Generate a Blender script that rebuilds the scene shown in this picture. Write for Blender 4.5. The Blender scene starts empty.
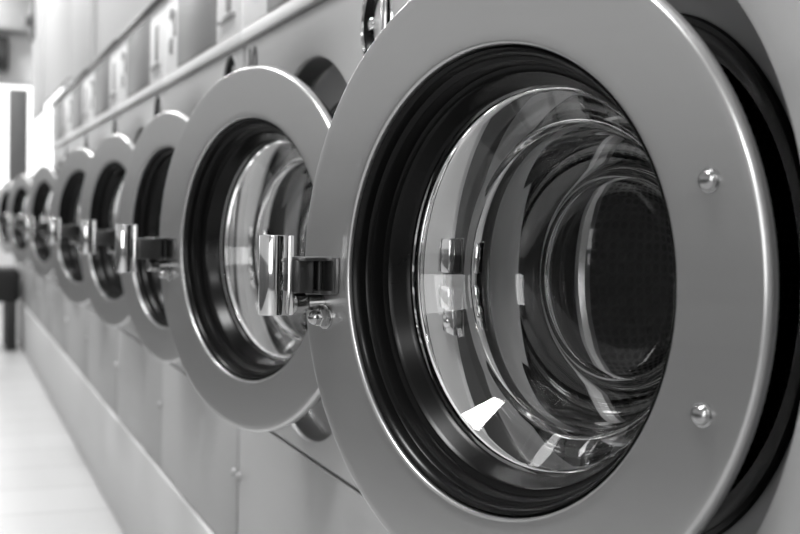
import bpy, bmesh, math, random
from mathutils import Vector, Matrix
random.seed(4)
sc = bpy.context.scene
COL = sc.collection
PI = math.pi

# ---------------------------------------------------------------- measured layout
P = 0.70                 # machine pitch along the row (+Y)
S0 = 0.42                # near edge of the first machine
CAM = Vector((-0.431, 0.0, 0.81))
ZC = 0.768               # door / porthole centre height
R = 0.2260               # door ring outer radius
RP = 0.242               # porthole radius in the front panel
HX = -0.013              # hinge line, just proud of the front
HOFF = 0.111             # hinge line from the near edge of a machine
Z_LEDGE, Z_SEAM, Z_CTL, Z_TOP = 0.265, 0.505, 1.076, 1.272
N_TALL, N_ALL = 7, 11

# ---------------------------------------------------------------- materials
def mat(name, col, rough=.5, metal=0., spec=.5, noise=0., nscale=(8, 8, 8), bump=0., bscale=200, rvar=0., coat=0.):
    m = bpy.data.materials.new(name); m.use_nodes = True
    nt = m.node_tree; b = nt.nodes['Principled BSDF']
    b.inputs['Base Color'].default_value = (col, col, col, 1)
    b.inputs['Roughness'].default_value = rough
    b.inputs['Metallic'].default_value = metal
    b.inputs['Specular IOR Level'].default_value = spec
    b.inputs['Coat Weight'].default_value = coat
    tc = nt.nodes.new('ShaderNodeTexCoord')
    if noise or rvar:
        mp = nt.nodes.new('ShaderNodeMapping'); mp.inputs['Scale'].default_value = nscale
        nt.links.new(tc.outputs['Object'], mp.inputs['Vector'])
        n = nt.nodes.new('ShaderNodeTexNoise'); n.inputs['Scale'].default_value = 1; n.inputs['Detail'].default_value = 5
        nt.links.new(mp.outputs['Vector'], n.inputs['Vector'])
        if noise:
            r = nt.nodes.new('ShaderNodeMapRange')
            r.inputs['To Min'].default_value = max(0, col - noise); r.inputs['To Max'].default_value = col + noise
            nt.links.new(n.outputs['Fac'], r.inputs['Value'])
            nt.links.new(r.outputs['Result'], b.inputs['Base Color'])
        if rvar:
            r = nt.nodes.new('ShaderNodeMapRange')
            r.inputs['To Min'].default_value = max(0.02, rough - rvar); r.inputs['To Max'].default_value = rough + rvar
            nt.links.new(n.outputs['Fac'], r.inputs['Value'])
            nt.links.new(r.outputs['Result'], b.inputs['Roughness'])
    if bump:
        n2 = nt.nodes.new('ShaderNodeTexNoise'); n2.inputs['Scale'].default_value = bscale
        nt.links.new(tc.outputs['Object'], n2.inputs['Vector'])
        bp = nt.nodes.new('ShaderNodeBump'); bp.inputs['Strength'].default_value = bump; bp.inputs['Distance'].default_value = .001
        nt.links.new(n2.outputs['Fac'], bp.inputs['Height']); nt.links.new(bp.outputs['Normal'], b.inputs['Normal'])
    return m

M = {}
M['steel']  = mat('brushed_steel', .52, .30, .85, .5, noise=.012, nscale=(30, 6, 90), rvar=.03)
M['panel']  = mat('grey_panel', .42, .45, .12, .5, noise=.01, nscale=(5, 5, 60))
M['recess'] = mat('recess_steel', .30, .5, .35, .5, noise=.02)
M['chrome'] = mat('chrome', .78, .08, 1., .5, rvar=.03, nscale=(40, 40, 40), noise=.02)
M['darkmetal'] = mat('dark_metal', .10, .35, .8, .5, noise=.02)
M['rubber'] = mat('black_rubber', .004, .25, 0., .16, noise=.002)
M['lining'] = mat('shadow_toned_lining', .05, .28, .6, .3, noise=.01)  # dark tone stands in for shadow between door and panel
M['dark']   = mat('dark_gap', .012, .8, 0., .2, noise=.004)
M['ctl']    = mat('white_control_panel', .84, .6, 0., .5, noise=.02)
M['strip']  = mat('pale_metal_strip', .70, .5, .0, .5, noise=.02)
M['display'] = mat('grey_display', .23, .5, 0., .5, noise=.03, nscale=(20, 14, 14))
M['btn']    = mat('grey_button', .28, .4, 0., .5, noise=.02)
M['ink']    = mat('dark_ink', .02, .5, 0., .4, noise=.01)
M['satin'] = mat('satin_steel', .42, .18, 1., .5, noise=.02)
M['dialmetal'] = mat('dulled_dial_metal', .22, .5, .5, .5, noise=.02)  # duller copy of the dial chrome, keeps glints off the other dials
M['lip'] = mat('polished_drum_lip', .8, .22, .7, .5, noise=.02)
M['latchmetal'] = mat('dull_latch_metal', .20, .28, .9, .5, noise=.02)
M['reflband'] = mat('added_reflection_band', .09, .5, 0., .3, noise=.02, nscale=(2, 2, 2))  # for the added band that darkens lower reflections in the rings
M['leftwall'] = mat('left_wall_paint', .40, .6, 0., .3, noise=.03, nscale=(2, 2, 2))  # one even tone, chosen for its reflection in the steel
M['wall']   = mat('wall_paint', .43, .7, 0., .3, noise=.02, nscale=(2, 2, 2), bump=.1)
M['pilaster'] = mat('pale_wall_paint', .54, .6, 0., .3, noise=.02, nscale=(2, 2, 2), bump=.1)
M['ceil']   = mat('ceiling_paint', .60, .8, 0., .3, noise=.02, nscale=(2, 2, 2))
M['plinth'] = mat('painted_plinth', .60, .5, 0., .4, noise=.025, nscale=(3, 3, 9), bump=.1, bscale=80)
M['greywall'] = mat('grey_wall', .22, .7, 0., .3, noise=.02, nscale=(2, 2, 2))
M['farwall'] = mat('far_wall_paint', .75, .7, 0., .3, noise=.02, nscale=(2, 2, 2))
M['bulk'] = mat('bulkhead_paint', .4, .7, 0., .3, noise=.02, nscale=(2, 2, 2))
M['charcoal'] = mat('charcoal_plastic', .04, .6, 0., .3, noise=.01)
M['greyboard'] = mat('grey_board', .13, .7, 0., .3, noise=.02)
M['black']  = mat('black_plastic', .012, .4, 0., .4, noise=.004)

def floor_mat():
    m = bpy.data.materials.new('pale_floor_tiles'); m.use_nodes = True
    nt = m.node_tree; b = nt.nodes['Principled BSDF']; b.inputs['Roughness'].default_value = .33
    tc = nt.nodes.new('ShaderNodeTexCoord'); br = nt.nodes.new('ShaderNodeTexBrick')
    nt.links.new(tc.outputs['Object'], br.inputs['Vector'])
    br.offset = 0.5; br.inputs['Scale'].default_value = 1
    br.inputs['Brick Width'].default_value = .9; br.inputs['Row Height'].default_value = .3
    br.inputs['Mortar Size'].default_value = .006; br.inputs['Mortar Smooth'].default_value = .3
    br.inputs['Color1'].default_value = (.45, .45, .45, 1); br.inputs['Color2'].default_value = (.49, .49, .49, 1)
    br.inputs['Mortar'].default_value = (.33, .33, .33, 1)
    nt.links.new(br.outputs['Color'], b.inputs['Base Color'])
    return m
M['floor'] = floor_mat()

def drum_mat():
    m = bpy.data.materials.new('perforated_drum_steel'); m.use_nodes = True
    nt = m.node_tree; b = nt.nodes['Principled BSDF']
    b.inputs['Roughness'].default_value = .34; b.inputs['Metallic'].default_value = .95
    uv = nt.nodes.new('ShaderNodeUVMap'); uv.uv_map = 'UVMap'
    vo = nt.nodes.new('ShaderNodeTexVoronoi'); vo.voronoi_dimensions = '2D'
    vo.inputs['Scale'].default_value = 92; vo.inputs['Randomness'].default_value = .0
    nt.links.new(uv.outputs['UV'], vo.inputs['Vector'])
    rp = nt.nodes.new('ShaderNodeValToRGB')
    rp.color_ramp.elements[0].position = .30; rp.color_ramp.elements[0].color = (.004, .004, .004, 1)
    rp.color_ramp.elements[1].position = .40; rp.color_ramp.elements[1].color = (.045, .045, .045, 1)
    nt.links.new(vo.outputs['Distance'], rp.inputs['Fac']); nt.links.new(rp.outputs['Color'], b.inputs['Base Color'])
    bp = nt.nodes.new('ShaderNodeBump'); bp.inputs['Strength'].default_value = .5; bp.inputs['Distance'].default_value = .002
    nt.links.new(vo.outputs['Distance'], bp.inputs['Height']); nt.links.new(bp.outputs['Normal'], b.inputs['Normal'])
    return m
M['drum'] = drum_mat()

def glass_mat():
    m = bpy.data.materials.new('clear_door_glass'); m.use_nodes = True
    nt = m.node_tree; b = nt.nodes['Principled BSDF']
    b.inputs['Base Color'].default_value = (.97, .97, .97, 1); b.inputs['Roughness'].default_value = .0
    b.inputs['Transmission Weight'].default_value = 1; b.inputs['IOR'].default_value = 1.47
    tc = nt.nodes.new('ShaderNodeTexCoord'); n = nt.nodes.new('ShaderNodeTexNoise'); n.inputs['Scale'].default_value = 9
    nt.links.new(tc.outputs['Object'], n.inputs['Vector'])
    bp = nt.nodes.new('ShaderNodeBump'); bp.inputs['Strength'].default_value = .02; bp.inputs['Distance'].default_value = .004
    nt.links.new(n.outputs['Fac'], bp.inputs['Height']); nt.links.new(bp.outputs['Normal'], b.inputs['Normal'])
    return m
M['glass'] = glass_mat()

def emit_mat(name, s):
    m = bpy.data.materials.new(name); m.use_nodes = True
    nt = m.node_tree; nt.nodes.clear()
    e = nt.nodes.new('ShaderNodeEmission'); o = nt.nodes.new('ShaderNodeOutputMaterial')
    tc = nt.nodes.new('ShaderNodeTexCoord'); n = nt.nodes.new('ShaderNodeTexNoise'); n.inputs['Scale'].default_value = 1.5
    r = nt.nodes.new('ShaderNodeMapRange'); r.inputs['To Min'].default_value = s * .8; r.inputs['To Max'].default_value = s * 1.2
    nt.links.new(tc.outputs['Object'], n.inputs['Vector']); nt.links.new(n.outputs['Fac'], r.inputs['Value'])
    nt.links.new(r.outputs['Result'], e.inputs['Strength'])
    e.inputs['Color'].default_value = (1, 1, 1, 1)
    nt.links.new(e.outputs['Emission'], o.inputs['Surface'])
    return m
M['sky'] = emit_mat('bright_daylight', 2.2)

# ---------------------------------------------------------------- mesh helpers
def finish(name, bm, m, parent=None, loc=(0, 0, 0), angle=35):
    bmesh.ops.recalc_face_normals(bm, faces=bm.faces)
    me = bpy.data.meshes.new(name); bm.to_mesh(me); bm.free()
    me.materials.append(m)
    for p in me.polygons: p.use_smooth = True
    me.set_sharp_from_angle(angle=math.radians(angle))
    o = bpy.data.objects.new(name, me); COL.objects.link(o)
    o.location = loc; o.parent = parent
    return o

def box(bm, x0, x1, y0, y1, z0, z1, bev=0., seg=2):
    r = bmesh.ops.create_cube(bm, size=1, matrix=Matrix.Translation(((x0+x1)/2, (y0+y1)/2, (z0+z1)/2)) @ Matrix.Diagonal((x1-x0, y1-y0, z1-z0, 1)))
    if bev:
        es = list({e for v in r['verts'] for e in v.link_edges})
        bmesh.ops.bevel(bm, geom=es, offset=bev, segments=seg, affect='EDGES', profile=.5)
    return bm

def nbox(*a, **k):
    return box(bmesh.new(), *a, **k)

def lathe(bm, prof, n=96, closed=False, axis='X', centre=(0, 0, 0), uv=False):
    """revolve (axial, radius) points about an axis through centre"""
    rings = []
    cx, cy, cz = centre
    for (h, r) in prof:
        if r < 1e-6:
            q = [(h, 0, 0)]
        else:
            q = [(h, r*math.cos(2*PI*i/n), r*math.sin(2*PI*i/n)) for i in range(n)]
        ring = []
        for (a, b, c) in q:
            v = {'X': (a, b, c), 'Z': (b, c, a), 'Y': (c, a, b)}[axis]
            ring.append(bm.verts.new((v[0]+cx, v[1]+cy, v[2]+cz)))
        rings.append(ring)
    L = None
    if uv: L = bm.loops.layers.uv.new('UVMap')
    s = 0; seq = list(range(len(rings)-1))
    pairs = [(k, k+1) for k in seq] + ([(len(rings)-1, 0)] if closed else [])
    for (k, k2) in pairs:
        a, b = rings[k], rings[k2]
        d = math.dist(prof[k], prof[k2]); rm = max(prof[k][1], prof[k2][1])
        for i in range(n):
            j = (i+1) % n
            if len(a) == 1 and len(b) == 1: continue
            if len(a) == 1: f = bm.faces.new((a[0], b[i], b[j])); uvs = [((i+.5)/n*2*PI*rm, s), (i/n*2*PI*rm, s+d), ((i+1)/n*2*PI*rm, s+d)]
            elif len(b) == 1: f = bm.faces.new((a[i], a[j], b[0])); uvs = [(i/n*2*PI*rm, s), ((i+1)/n*2*PI*rm, s), ((i+.5)/n*2*PI*rm, s+d)]
            else:
                f = bm.faces.new((a[i], a[j], b[j], b[i]))
                uvs = [(i/n*2*PI*rm, s), ((i+1)/n*2*PI*rm, s), ((i+1)/n*2*PI*rm, s+d), (i/n*2*PI*rm, s+d)]
            if L:
                for l, u in zip(f.loops, uvs): l[L].uv = u
        s += d
    return bm

def arc(cx, cr, rad, a0, a1, k=8):
    return [(cx + rad*math.cos(math.radians(a0+(a1-a0)*i/k)), cr + rad*math.sin(math.radians(a0+(a1-a0)*i/k))) for i in range(k+1)]

def extrude_profile(bm, pts, z0, z1, bev=0.):
    """closed (x, y) outline pulled up from z0 to z1"""
    lo = [bm.verts.new((x, y, z0)) for x, y in pts]; hi = [bm.verts.new((x, y, z1)) for x, y in pts]
    bm.faces.new(lo[::-1]); bm.faces.new(hi); n = len(pts)
    for i in range(n): bm.faces.new((lo[i], lo[(i+1) % n], hi[(i+1) % n], hi[i]))
    if bev:
        es = [e for e in bm.edges if (e.verts[0] in lo) == (e.verts[1] in lo) or True]
        es = [e for e in bm.edges if abs(e.verts[0].co.z-e.verts[1].co.z) < 1e-9]
        bmesh.ops.bevel(bm, geom=es, offset=bev, segments=2, affect='EDGES', profile=.5)
    return bm

def panel_with_hole(y0, y1, z0, z1, cy, cz, r, th=.012, n=128, ch=.002):
    """sheet-metal panel in the plane x=0 with a round opening, rolled edges"""
    bm = bmesh.new()
    def rect_pt(a, y0, y1, z0, z1):
        dy, dz = math.cos(a), math.sin(a); t = 1e9
        if dy > 1e-9: t = min(t, (y1-cy)/dy)
        if dy < -1e-9: t = min(t, (y0-cy)/dy)
        if dz > 1e-9: t = min(t, (z1-cz)/dz)
        if dz < -1e-9: t = min(t, (z0-cz)/dz)
        return cy+dy*t, cz+dz*t
    angs = {2*PI*i/n for i in range(n)}
    for (y, z) in ((y0, z0), (y1, z0), (y0, z1), (y1, z1)): angs.add(math.atan2(z-cz, y-cy) % (2*PI))
    angs = sorted(angs)
    loops = []
    for x, dr in ((.006, 0.), (.004, 0.), (.0012, -.0012), (0., -.004)):       # opening, rolled inward
        loops.append([bm.verts.new((x, cy+(r-dr)*math.cos(a), cz+(r-dr)*math.sin(a))) for a in angs])
    for x, ins in ((0., ch), (ch, 0.), (th, 0.)):
        loops.append([bm.verts.new((x, *rect_pt(a, y0+ins, y1-ins, z0+ins, z1-ins))) for a in angs])
    m = len(angs)
    for k in range(len(loops)-1):
        for i in range(m):
            j = (i+1) % m
            bm.faces.new((loops[k][i], loops[k][j], loops[k+1][j], loops[k+1][i]))
    bmesh.ops.remove_doubles(bm, verts=bm.verts, dist=1e-6)
    return bm

def drill(o, c, r):
    """cut a round hole along X through a panel"""
    cut = finish('cutter', lathe(bmesh.new(), [(-.05, 0), (-.05, r), (.05, r), (.05, 0)], 64, centre=c), M['dark'])
    md = o.modifiers.new('hole', 'BOOLEAN'); md.operation = 'DIFFERENCE'; md.object = cut; md.solver = 'EXACT'
    par = o.parent; o.parent = None
    bpy.context.view_layer.update()
    dg = bpy.context.evaluated_depsgraph_get()
    me = bpy.data.meshes.new_from_object(o.evaluated_get(dg))
    o.modifiers.clear(); o.data = me; o.parent = par
    me.materials.clear(); me.materials.append(M['panel'])
    for p in me.polygons: p.material_index = 0
    bpy.data.objects.remove(cut)

def empty(name, loc, label=None, cat=None, group=None):
    o = bpy.data.objects.new(name, None); COL.objects.link(o); o.location = loc
    if label: o['label'] = label; o['category'] = cat
    if group: o['group'] = group
    return o

def struct(name, bm, m, angle=35):
    o = finish(name, bm, m, angle=angle); o['kind'] = 'structure'; return o

# ---------------------------------------------------------------- door meshes (hinge at origin, +Y to the latch, +X into the machine)
def door_ring_bm():
    prof = [(.0105, .1660), (.0105, .180), (.0105, R-.012), (.0105, R-.0015)] + [(.0088 - .0090*math.sin(math.radians(a)), R-.0042 + .0042*math.cos(math.radians(a))) for a in range(0, 91, 9)] + \
           [(-.0002, R-.010), (-.0002, .172)] + arc(.0030, .1652, .0030, 180, 270, 6) + [(.0060, .1622), (.0090, .1626)]
    return lathe(bmesh.new(), prof, n=160, closed=True, centre=(0, R, 0))

def gasket_bm():
    prof = [(.0108, .1630), (.0075, .1621), (.0048, .1614), (.0030, .1600), (.0050, .1578), (.0100, .1562), (.0140, .1565), (.0160, .1552),
            (.0170, .1530), (.0215, .1512), (.0270, .1508), (.0285, .1490), (.0290, .1462), (.0320, .1440), (.0420, .1408), (.0450, .1385), (.0470, .1385),
            (.0520, .1420), (.0520, .1640), (.0440, .1850), (.0370, .2020), (.0300, R-.013), (.0130, R-.0055), (.0108, R-.0060)]
    return lathe(bmesh.new(), prof, n=160, closed=True, centre=(0, R, 0))

def glass_bm():
    # thick bowl: outer skin then inner skin, with a heavy rim
    inn = [(.0475, .1365), (.0510, .1365), (.0530, .1352), (.0545, .1342), (.0820, .1155), (.0835, .1142), (.0848, .1122), (.0862, .1114), (.0876, .1120), (.0890, .1128), (.105, .1108), (.116, .1090)] + \
          arc(.112, .0800, .0290, 80, 16, 9) + [(.1398, .0870), (.1397, .0855)] + \
          [(.1396 - .0034*math.sin(math.radians(a)), .0805 + .0040*math.cos(math.radians(a))) for a in range(15, 166, 15)] + \
          [(.1400, .0735), (.1425, .066), (.1450, .045), (.1460, .022), (.1463, 0)]
    out = [(.1505, 0), (.1502, .022), (.1495, .045), (.1478, .066), (.1460, .0785)] + arc(.1130, .0800, .0335, 10, 80, 10) + \
          [(.105, .1155), (.0900, .1180), (.0860, .1192), (.0840, .1202), (.0600, .1365), (.0575, .1400), (.0560, .1500), (.0475, .1500)]
    out, inn = out[::-1], inn[::-1]
    return lathe(bmesh.new(), out + inn, n=160, closed=False, centre=(0, R, 0))

def close_ring(bm): return bm

def grip_bm(ex=0.):
    # chrome pull: a tall rounded tube section with a curled lip towards the door
    pts = [(-.0440 + .0128*math.cos(math.radians(a)), .4275 + .0100*math.sin(math.radians(a))) for a in range(40, 335, 15)]
    pts += [(-.0325, .4205), (-.0312, .4188), (-.0303, .4194), (-.0310, .4215), (-.0325, .4240), (-.0325, .4300)]
    return extrude_profile(bmesh.new(), [(x-ex, y) for x, y in pts], -.037, .027, .0009)

def block_bm(ex=0.):
    return box(bmesh.new(), -.0320-ex, -.0170, .4100, .4290, -.0190, .0085, .0015)

def bracket_bm():
    bm = bmesh.new()
    box(bm, -.0320, -.0008, .4010, .4300, .0070, .0098, .0006)       # top plate
    box(bm, -.0170, -.0008, .4010, .4300, -.0200, -.0172, .0006)     # bottom plate
    box(bm, -.0060, -.0004, .3985, .4120, -.0195, .0095, .001)       # flange on the ring
    return bm

def pin_bm():
    bm = box(bmesh.new(), -.0165, -.0010, .4230, .4290, -.0170, .0068, .0005)
    lathe(bm, [(-.0172, 0), (-.0172, .0026), (.0070, .0026), (.0070, 0)], n=16, axis='Z', centre=(-.0100, .4130, 0))
    return bm

def acorn_bm():
    bm = bmesh.new(); c = (0, .4165, -.0395)
    lathe(bm, [(-.0004, 0), (-.0004, .0098), (-.0022, .0098), (-.0026, .0090), (-.0026, 0)], n=32, centre=c)
    lathe(bm, [(-.0024, .0078), (-.0080, .0078), (-.0088, .0070), (-.0088, .0)], n=6, centre=c)
    lathe(bm, [(-.0086, .0060)] + [(-.0110 - .0062*math.sin(math.radians(a)), .0060*math.cos(math.radians(a))) for a in range(0, 91, 10)], n=32, centre=c)
    return bm

def stop_bm():
    c = (0, .4240, -.0280)
    return lathe(bmesh.new(), [(-.0300, 0), (-.0300, .0060), (-.0285, .0080), (-.0180, .0085), (-.0160, .0070), (-.0004, .0070), (-.0004, 0)], n=32, centre=c)

def bolt_bm(y, z, r=.0062):
    c = (0, y, z)
    return lathe(bmesh.new(), [(0., r*1.18), (-.0014, r*1.18), (-.0018, r), (-.0038, r*.92), (-.0055, r*.68), (-.0064, r*.35), (-.0066, 0)], n=32, centre=c)

# ---------------------------------------------------------------- shared machine meshes (local: y from the near edge)
CY = HOFF + R            # porthole centre

def machine(k, phi, label):
    s = S0 + P*(k-1)
    tall = k <= N_TALL
    root = empty('washing_machine', (0, s, 0), label, 'washing machine', 'row of front-loading washing machines')
    gn = .008 if k % 2 == 1 else .0015      # gap at the near edge (seam 2|3, 4|5 ... are wide)
    gf = .0015 if k % 2 == 1 else .008
    ztop = Z_CTL if tall else 1.01
    # casing: an open steel box behind the front
    bm = bmesh.new(); zt = Z_TOP if tall else ztop
    y0, y1 = .0165 if k % 2 == 1 else .006, P - (.0165 if k % 2 == 0 else .006)
    x0, x1 = .0125, .68
    box(bm, x0, x1, y0, y0+.004, Z_LEDGE, zt-.004); box(bm, x0, x1, y1-.004, y1, Z_LEDGE, zt-.004)
    box(bm, x0, x1, y0+.004, y1-.004, zt-.012, zt-.004); box(bm, x1-.006, x1, y0+.004, y1-.004, Z_LEDGE, zt-.012)
    box(bm, x0, x1, y0+.004, y1-.004, Z_LEDGE, Z_LEDGE+.004)
    box(bm, .0140, .0180, y0+.004, y1-.004, Z_SEAM-.02, Z_SEAM+.02)
    finish('casing', bm, M['darkmetal'], root)
    fp = finish('front_panel', panel_with_hole(gn, P-gf, Z_SEAM+.002, ztop-.0025, CY, ZC, RP), M['panel'], root)
    if tall: drill(fp, (0, .0925, 1.021), .0480)
    finish('lower_panel', nbox(0, .012, gn, P-gf, Z_LEDGE+.003, Z_SEAM-.002, .002), M['panel'], root)
    # porthole seat, throat and drum
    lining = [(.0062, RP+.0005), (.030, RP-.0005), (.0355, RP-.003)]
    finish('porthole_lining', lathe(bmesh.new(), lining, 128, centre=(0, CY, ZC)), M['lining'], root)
    seat = [(.0355, RP-.003), (.0385, RP-.008), (.040, .222), (.044, .210), (.047, .195), (.049, .193)]
    finish('porthole_seat', lathe(bmesh.new(), seat, 128, centre=(0, CY, ZC)), M['recess'], root)
    boot = [(.0485, .1950), (.0455, .1930), (.0450, .1895), (.0475, .1870), (.0490, .1790), (.0510, .1735), (.055, .1720), (.060, .176), (.066, .172), (.070, .176), (.078, .173), (.088, .172)]
    finish('door_seal', lathe(bmesh.new(), boot, 96, centre=(0, CY, ZC)), M['rubber'], root)
    drum = [(.088, .172), (.090, .168), (.097, .166), (.104, .170), (.112, .190), (.120, .225), (.135, .246), (.42, .246), (.440, .235), (.445, .20), (.448, .07), (.42, .05), (.42, 0)]
    finish('drum', lathe(bmesh.new(), drum, 96, centre=(0, CY, ZC), uv=True), M['drum'], root)
    rim = [(.0875, .1720), (.0860, .1680), (.0880, .1635), (.0940, .1610), (.1000, .1625), (.1035, .1685)]
    finish('drum_lip', lathe(bmesh.new(), rim, 96, centre=(0, CY, ZC)), M['lip'], root)
    # latch receiver on the far side of the opening
    bm = bmesh.new(); ry = .5705
    box(bm, -.010, .012, ry-.012, ry+.026, -.006+ZC+.0, ZC+.026, .002)
    box(bm, -.010, .012, ry-.012, ry+.026, ZC-.040, ZC-.018, .002)
    box(bm, -.004, .012, ry-.012, ry+.026, ZC-.063, ZC-.038, .001)
    box(bm, -.002, .002, ry+.010, ry+.026, ZC-.04, ZC+.02, .001)
    rec = finish('latch_receiver', bm, M['chrome'], root)
    finish('screw', lathe(bmesh.new(), [(-.004, .0072), (-.0065, .0070), (-.0085, .0055), (-.0095, .0025), (-.0095, 0)], 24, centre=(0, ry+.008, ZC-.051)), M['chrome'], rec)
    finish('slot', nbox(-.0030, .010, ry-.006, ry+.012, ZC-.0185, ZC-.0055), M['black'], rec)
    # soap dial, near upper corner: chrome once, elsewhere dulled to suppress glints
    if tall:
        dc = (0, .0925, 1.021)
        d = finish('soap_dial', lathe(bmesh.new(), [(0, .0490), (-.0012, .0486), (-.0016, .0476), (-.0012, .0466), (.016, .0440)], 64, centre=dc), M['chrome'] if k == 2 else M['dialmetal'], root)
        finish('dial_face', lathe(bmesh.new(), [(.0160, .0440), (.0160, .0400), (.0120, .0340), (.0090, .0320), (.0090, 0)], 64, centre=dc), M['strip'] if k == 2 else M['dialmetal'], d)  # numbered machine: pale matte tone in place of chrome's bright reflection
        finish('dial_seal', lathe(bmesh.new(), [(.0010, .0464), (.004, .0440), (.010, .0425), (.0145, .0400)], 64, centre=dc), M['rubber'], d)
        finish('dial_bar', nbox(-.001, .010, .0660, .0780, .992, 1.050, .003), M['satin'] if k == 2 else M['dialmetal'], d)
        sb = bmesh.new()
        for q in range(6):
            a = q*PI/3; box(sb, .002, .0095, .1160-.0022+.0052*math.cos(a), .1160+.0022+.0052*math.cos(a), 1.022-.0022+.0052*math.sin(a), 1.022+.0022+.0052*math.sin(a), .001)
        lathe(sb, [(.0095, .0065), (.003, .0065), (.0010, .005), (.0004, 0)], 18, centre=(0, .1160, 1.022))
        if k == 2: finish('dial_screw', sb, M['chrome'], d)
    # bolts at the seams of the lower panel
    for yb in ([.012] if k % 2 == 0 else [.016]) + ([P-.018] if k % 2 == 0 else []):
        finish('panel_bolt', lathe(bmesh.new(), [(0, .0075), (-.002, .0075), (-.005, .0064), (-.007, .0036), (-.0074, 0)], 24, centre=(0, yb+.002, .4035)), M['panel'], root)
    if k == 2:
        cu = bpy.data.curves.new('number', 'FONT'); cu.body = '10'; cu.size = .062; cu.extrude = .0004; cu.offset = .0022; cu.align_x = 'CENTER'
        t = bpy.data.objects.new('tmp', cu); COL.objects.link(t)
        dg = bpy.context.evaluated_depsgraph_get(); me = bpy.data.meshes.new_from_object(t.evaluated_get(dg))
        bpy.data.objects.remove(t)
        me.materials.clear(); me.materials.append(M['ink'])
        me.transform(Matrix(((0, 0, -1, 0), (-1, 0, 0, 0), (0, 1, 0, 0), (0, 0, 0, 1))))
        o = bpy.data.objects.new('machine_number', me); COL.objects.link(o); o.parent = root; o.location = (-.0006, P-.055, 1.018)
    if tall:
        c = finish('control_panel', nbox(-.004, .06, .005, P-.005, Z_CTL+.021, Z_TOP-.012, .003), M['ctl'], root)
        finish('lower_strip', nbox(-.005, .05, .001, P-.001, Z_CTL+.0015, Z_CTL+.020, .002), M['strip'], c)
        finish('top_trim', nbox(-.012, .05, .001, P-.001, Z_TOP-.0115, Z_TOP, .003), M['darkmetal'], c)
        finish('display', nbox(-.0060, .0, .184, .542, 1.099, 1.247, .0015), M['display'], c)
        finish('coin_slot', nbox(-.0075, .0, .075, .105, 1.140, 1.215, .001), M['btn'], c)
        finish('coin_lip', nbox(-.011, .0, .045, .150, 1.124, 1.132, .001), M['btn'], c)
        for (yy, zz, w, h) in ((.615, 1.215, .035, .018), (.615, 1.150, .035, .030), (.575, 1.190, .012, .05)):
            finish('button', nbox(-.0075, .0, yy-w/2, yy+w/2, zz-h/2, zz+h/2, .001), M['btn'], c)
    # the door
    d = finish('door', door_ring_bm(), M['steel'], root, (HX, HOFF, ZC))
    d.rotation_euler = (0, 0, math.radians(phi))
    ex = {1: 0., 2: .018}.get(k, .026)       # how far the pull is swung out
    finish('gasket', gasket_bm(), M['rubber'], d)
    g = finish('glass_bowl', glass_close(), M['glass'], d, angle=50)
    finish('latch_bracket', bracket_bm(), M['latchmetal'], d)
    finish('latch_link', block_bm(ex), M['darkmetal'], d)
    finish('latch_pin', pin_bm(), M['black'], d)
    finish('latch_handle', grip_bm(ex), M['chrome'], d, angle=30)
    finish('acorn_nut', acorn_bm(), M['satin'], d)
    finish('latch_stop', stop_bm(), M['satin'], d)
    for z in (.0675, -.0665):
        finish('hinge_bolt', bolt_bm(.0412, z), M['satin'], d)
    return root

def glass_close():
    bm = glass_bm()
    # bridge the rim: outer first ring to inner last ring
    n = 160
    vs = [v for v in bm.verts if abs(v.co.x-.0475) < 1e-6]
    a = sorted([v for v in vs if math.hypot(v.co.y-R, v.co.z) > .143], key=lambda v: math.atan2(v.co.z, v.co.y-R))
    b = sorted([v for v in vs if math.hypot(v.co.y-R, v.co.z) <= .143], key=lambda v: math.atan2(v.co.z, v.co.y-R))
    # drop the stray faces joining the two centre points (none are made) and close the rim
    for i in range(n):
        j = (i+1) % n
        bm.faces.new((a[i], a[j], b[j], b[i]))
    return bm

rows = [
 (1, 17.7, 'nearest grey washing machine, its big open round door filling the right half'),
 (2, 18.3, 'grey washing machine numbered 10, second from the right, round door ajar'),
 (3, 13.0, 'third washing machine from the right, door barely ajar, partly hidden by the machine numbered 10'),
 (4, 13.6, 'fourth washing machine from the right, blurred, just left of the third chrome handle'),
 (5, 15.8, 'fifth washing machine from the right, blurred, door ajar with small bright handle'),
 (6, 2.0, 'sixth washing machine from the right, its door nearly shut, hidden behind fifth door'),
 (7, 13.5, 'seventh from the right, last washing machine with a tall control panel'),
 (8, 2.0, 'first low washing machine past the tall ones, door nearly shut'),
 (9, 14.8, 'second low washing machine past the tall ones, door ajar at left picture edge'),
 (10, 2.0, 'third low washing machine past the tall ones, door nearly shut, far down the row'),
 (11, 15.0, 'last low washing machine at the far end of the row near the window'),
]
for k, phi, lab in rows: machine(k, phi, lab)

# ---------------------------------------------------------------- setting
XL, XR, YB, YF, ZT = -2.3, 1.6, -2.6, 10.6, 2.75
struct('floor', nbox(XL-.1, XR+.1, YB-.1, YF+.1, -.05, 0), M['floor'])
struct('ceiling', nbox(XL-.1, XR+.1, YB-.1, YF+.1, ZT, ZT+.06), M['ceil'])
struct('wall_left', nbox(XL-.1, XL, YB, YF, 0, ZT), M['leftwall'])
struct('trim_6', nbox(XL, XL+.02, YB, YF-.3, .0, 1.0, .004), M['reflband'])  # unseen dark band, added so the rings reflect darker towards the bottom
struct('wall_back', nbox(XL-.1, XR+.1, YB-.1, YB, 0, ZT), M['greywall'])
YROW = S0 + P*N_ALL
struct('trim_1', nbox(-.006, .70, S0, YROW+.02, 0, Z_LEDGE, .006), M['plinth'])
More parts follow.
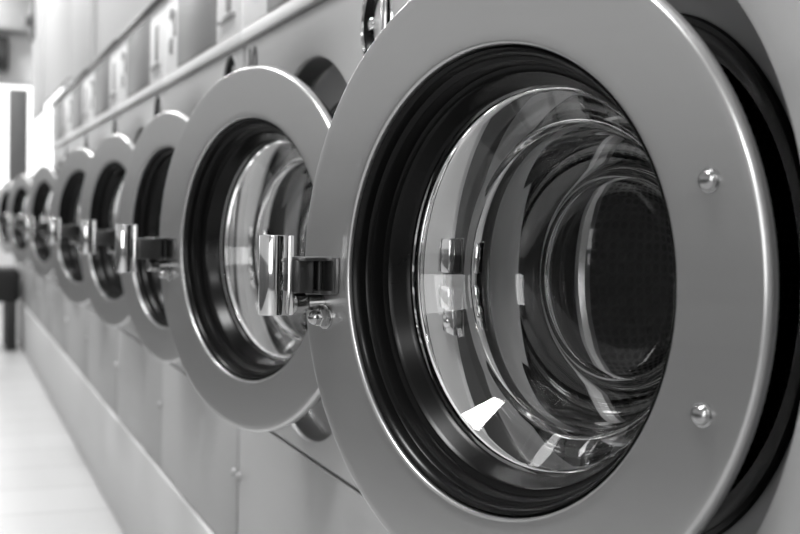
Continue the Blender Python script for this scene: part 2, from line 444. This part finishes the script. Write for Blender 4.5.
# wall above and behind the machines, ending where the tall machines end
YE = 6.85
wr = box(bmesh.new(), .075, .70, YB, S0+P*N_TALL+.02, Z_TOP+.002, ZT); box(wr, .075, .083, S0+P*N_TALL+.02, YE, 1.40, ZT)
struct('wall_right', wr, M['wall'])
struct('trim_2', nbox(.055, .075, 4.43, 5.14, Z_TOP+.01, ZT, .004), M['pilaster'])
struct('trim_3', nbox(.066, .080, YE, YE+.85, 1.36, ZT, .002), M['pilaster'])
struct('wall_service', nbox(.70, .78, YB, YROW+.02, 0, ZT), M['wall'])
struct('wall_end', nbox(XR, XR+.1, YB, YF, 0, ZT), M['wall'])
# far wall with daylight windows
fw = bmesh.new()
WX0, WX1, WZ0, WZ1 = -1.6, 1.2, .95, 1.90
box(fw, XL-.1, XR+.1, YF, YF+.1, 0, WZ0); box(fw, XL-.1, XR+.1, YF, YF+.1, WZ1, ZT)
box(fw, XL-.1, WX0, YF, YF+.1, WZ0, WZ1); box(fw, WX1, XR+.1, YF, YF+.1, WZ0, WZ1)
struct('wall_far', fw, M['farwall'])
struct('trim_5', nbox(XL, XR, YF-.25, YF, 2.30, ZT, .01), M['bulk'])
struct('window_1', nbox(WX0-.02, WX1+.02, YF+.085, YF+.1, WZ0-.02, WZ1+.02), M['sky'])
wf = bmesh.new()
for xx in (WX0, -.75, WX1-.05): box(wf, xx, xx+.05, YF-.01, YF+.05, WZ0, WZ1, .004)
box(wf, WX0, WX1, YF-.01, YF+.05, WZ1-.03, WZ1, .004); box(wf, WX0, WX1, YF-.03, YF+.05, WZ0, WZ0+.04, .004)
struct('trim_4', wf, M['pilaster'])
# things by the far window
t = empty('wall_box', (-.16, YF, 2.10), 'dark blurred box on the far wall above the bright window, at top left edge', 'box')
finish('box_body', nbox(-.28, .215, -.16, 0, -.135, .145, .02), M['charcoal'], t)
finish('box_vent', nbox(-.24, .17, -.166, -.158, -.10, -.03, .004), M['black'], t)
t = empty('notice_stand', (.125, YF-.35, 0), 'tall grey board standing before the far window at the left edge', 'board')
finish('board_panel', nbox(-.075, .075, -.012, .012, .75, 1.80, .004), M['greyboard'], t)
finish('board_post', nbox(-.015, .015, .012, .03, .02, 1.5, .003), M['darkmetal'], t)
finish('board_foot', nbox(-.10, .10, -.15, .15, 0, .02, .005), M['darkmetal'], t)
t = empty('shade_patch', (.066, 7.62, 1.96), 'small dark patch in place of shading on the pale pillar beyond the machines', 'shade patch')
finish('shade_plate', nbox(-.012, 0, -.16, .14, -.11, .12, .003), M['greyboard'], t)  # solid plate put in for shading on the pillar edge
finish('shade_stub', nbox(-.05, -.012, -.03, .03, -.03, .03, .003), M['darkmetal'], t)

# dark bench standing past the machines on the aisle floor
b = empty('bench', (-.42, 7.40, 0), 'dark blurred bench on the aisle floor by the far machines, at left picture edge', 'bench')
finish('seat', nbox(-.40, .40, -.20, .20, .28, .475, .03), M['black'], b)
for (x, y) in ((-.35, -.15), (.35, -.15), (-.35, .15), (.35, .15)):
    finish('leg', nbox(x-.03, x+.03, y-.03, y+.03, 0, .285, .004), M['black'], b)

# ---------------------------------------------------------------- light
def area(name, loc, rot, sx, sy, power):
    l = bpy.data.lights.new(name, 'AREA'); l.shape = 'RECTANGLE'; l.size = sx; l.size_y = sy; l.energy = power
    o = bpy.data.objects.new(name, l); COL.objects.link(o); o.location = loc; o.rotation_euler = rot
    return o
for i in range(7):
    area('ceiling_lamp', (-.50, (-1.1+1.85*i) if i else -2.15, ZT-.03), (0, 0, 0), .34, .60, 41)
# far window daylight, and a fill light added out of view behind the camera
area('far_daylight', ((WX0+WX1)/2, YF-.06, (WZ0+WZ1)/2), (-PI/2, 0, 0), WX1-WX0, WZ1-WZ0, 12)
area('rear_fill', (-1.3, YB+.05, 1.35), (PI/2, 0, 0), 1.5, 1.3, 30)

w = bpy.data.worlds.new('world'); sc.world = w; w.use_nodes = True
w.node_tree.nodes['Background'].inputs['Color'].default_value = (.5, .5, .5, 1)
w.node_tree.nodes['Background'].inputs['Strength'].default_value = .3

# ---------------------------------------------------------------- camera
yaw, pit, rol, fpx = .36549, .04048, .02079, 1191.06
fwd = Vector((math.sin(yaw)*math.cos(pit), math.cos(yaw)*math.cos(pit), -math.sin(pit)))
rt = Vector((math.cos(yaw), -math.sin(yaw), 0)); up = rt.cross(fwd)
c_, s_ = math.cos(rol), math.sin(rol)
rt, up = rt*c_ + up*s_, up*c_ - rt*s_
cam = bpy.data.cameras.new('camera'); co = bpy.data.objects.new('camera', cam); COL.objects.link(co)
mw = Matrix.Identity(4)
for i in range(3): mw[i][0], mw[i][1], mw[i][2], mw[i][3] = rt[i], up[i], -fwd[i], CAM[i]
co.matrix_world = mw
cam.sensor_width = 36; cam.lens = fpx*36/800; cam.clip_start = .02; cam.clip_end = 60
cam.dof.use_dof = True; cam.dof.focus_distance = .92; cam.dof.aperture_fstop = 8.4
sc.camera = co

# ---------------------------------------------------------------- colour and light paths
sc.view_settings.view_transform = 'Standard'; sc.view_settings.look = 'None'
sc.view_settings.exposure = 0; sc.view_settings.gamma = 1
cy = sc.cycles
cy.max_bounces = 16; cy.transmission_bounces = 16; cy.glossy_bounces = 8; cy.diffuse_bounces = 5
cy.sample_clamp_indirect = 6; cy.blur_glossy = .5
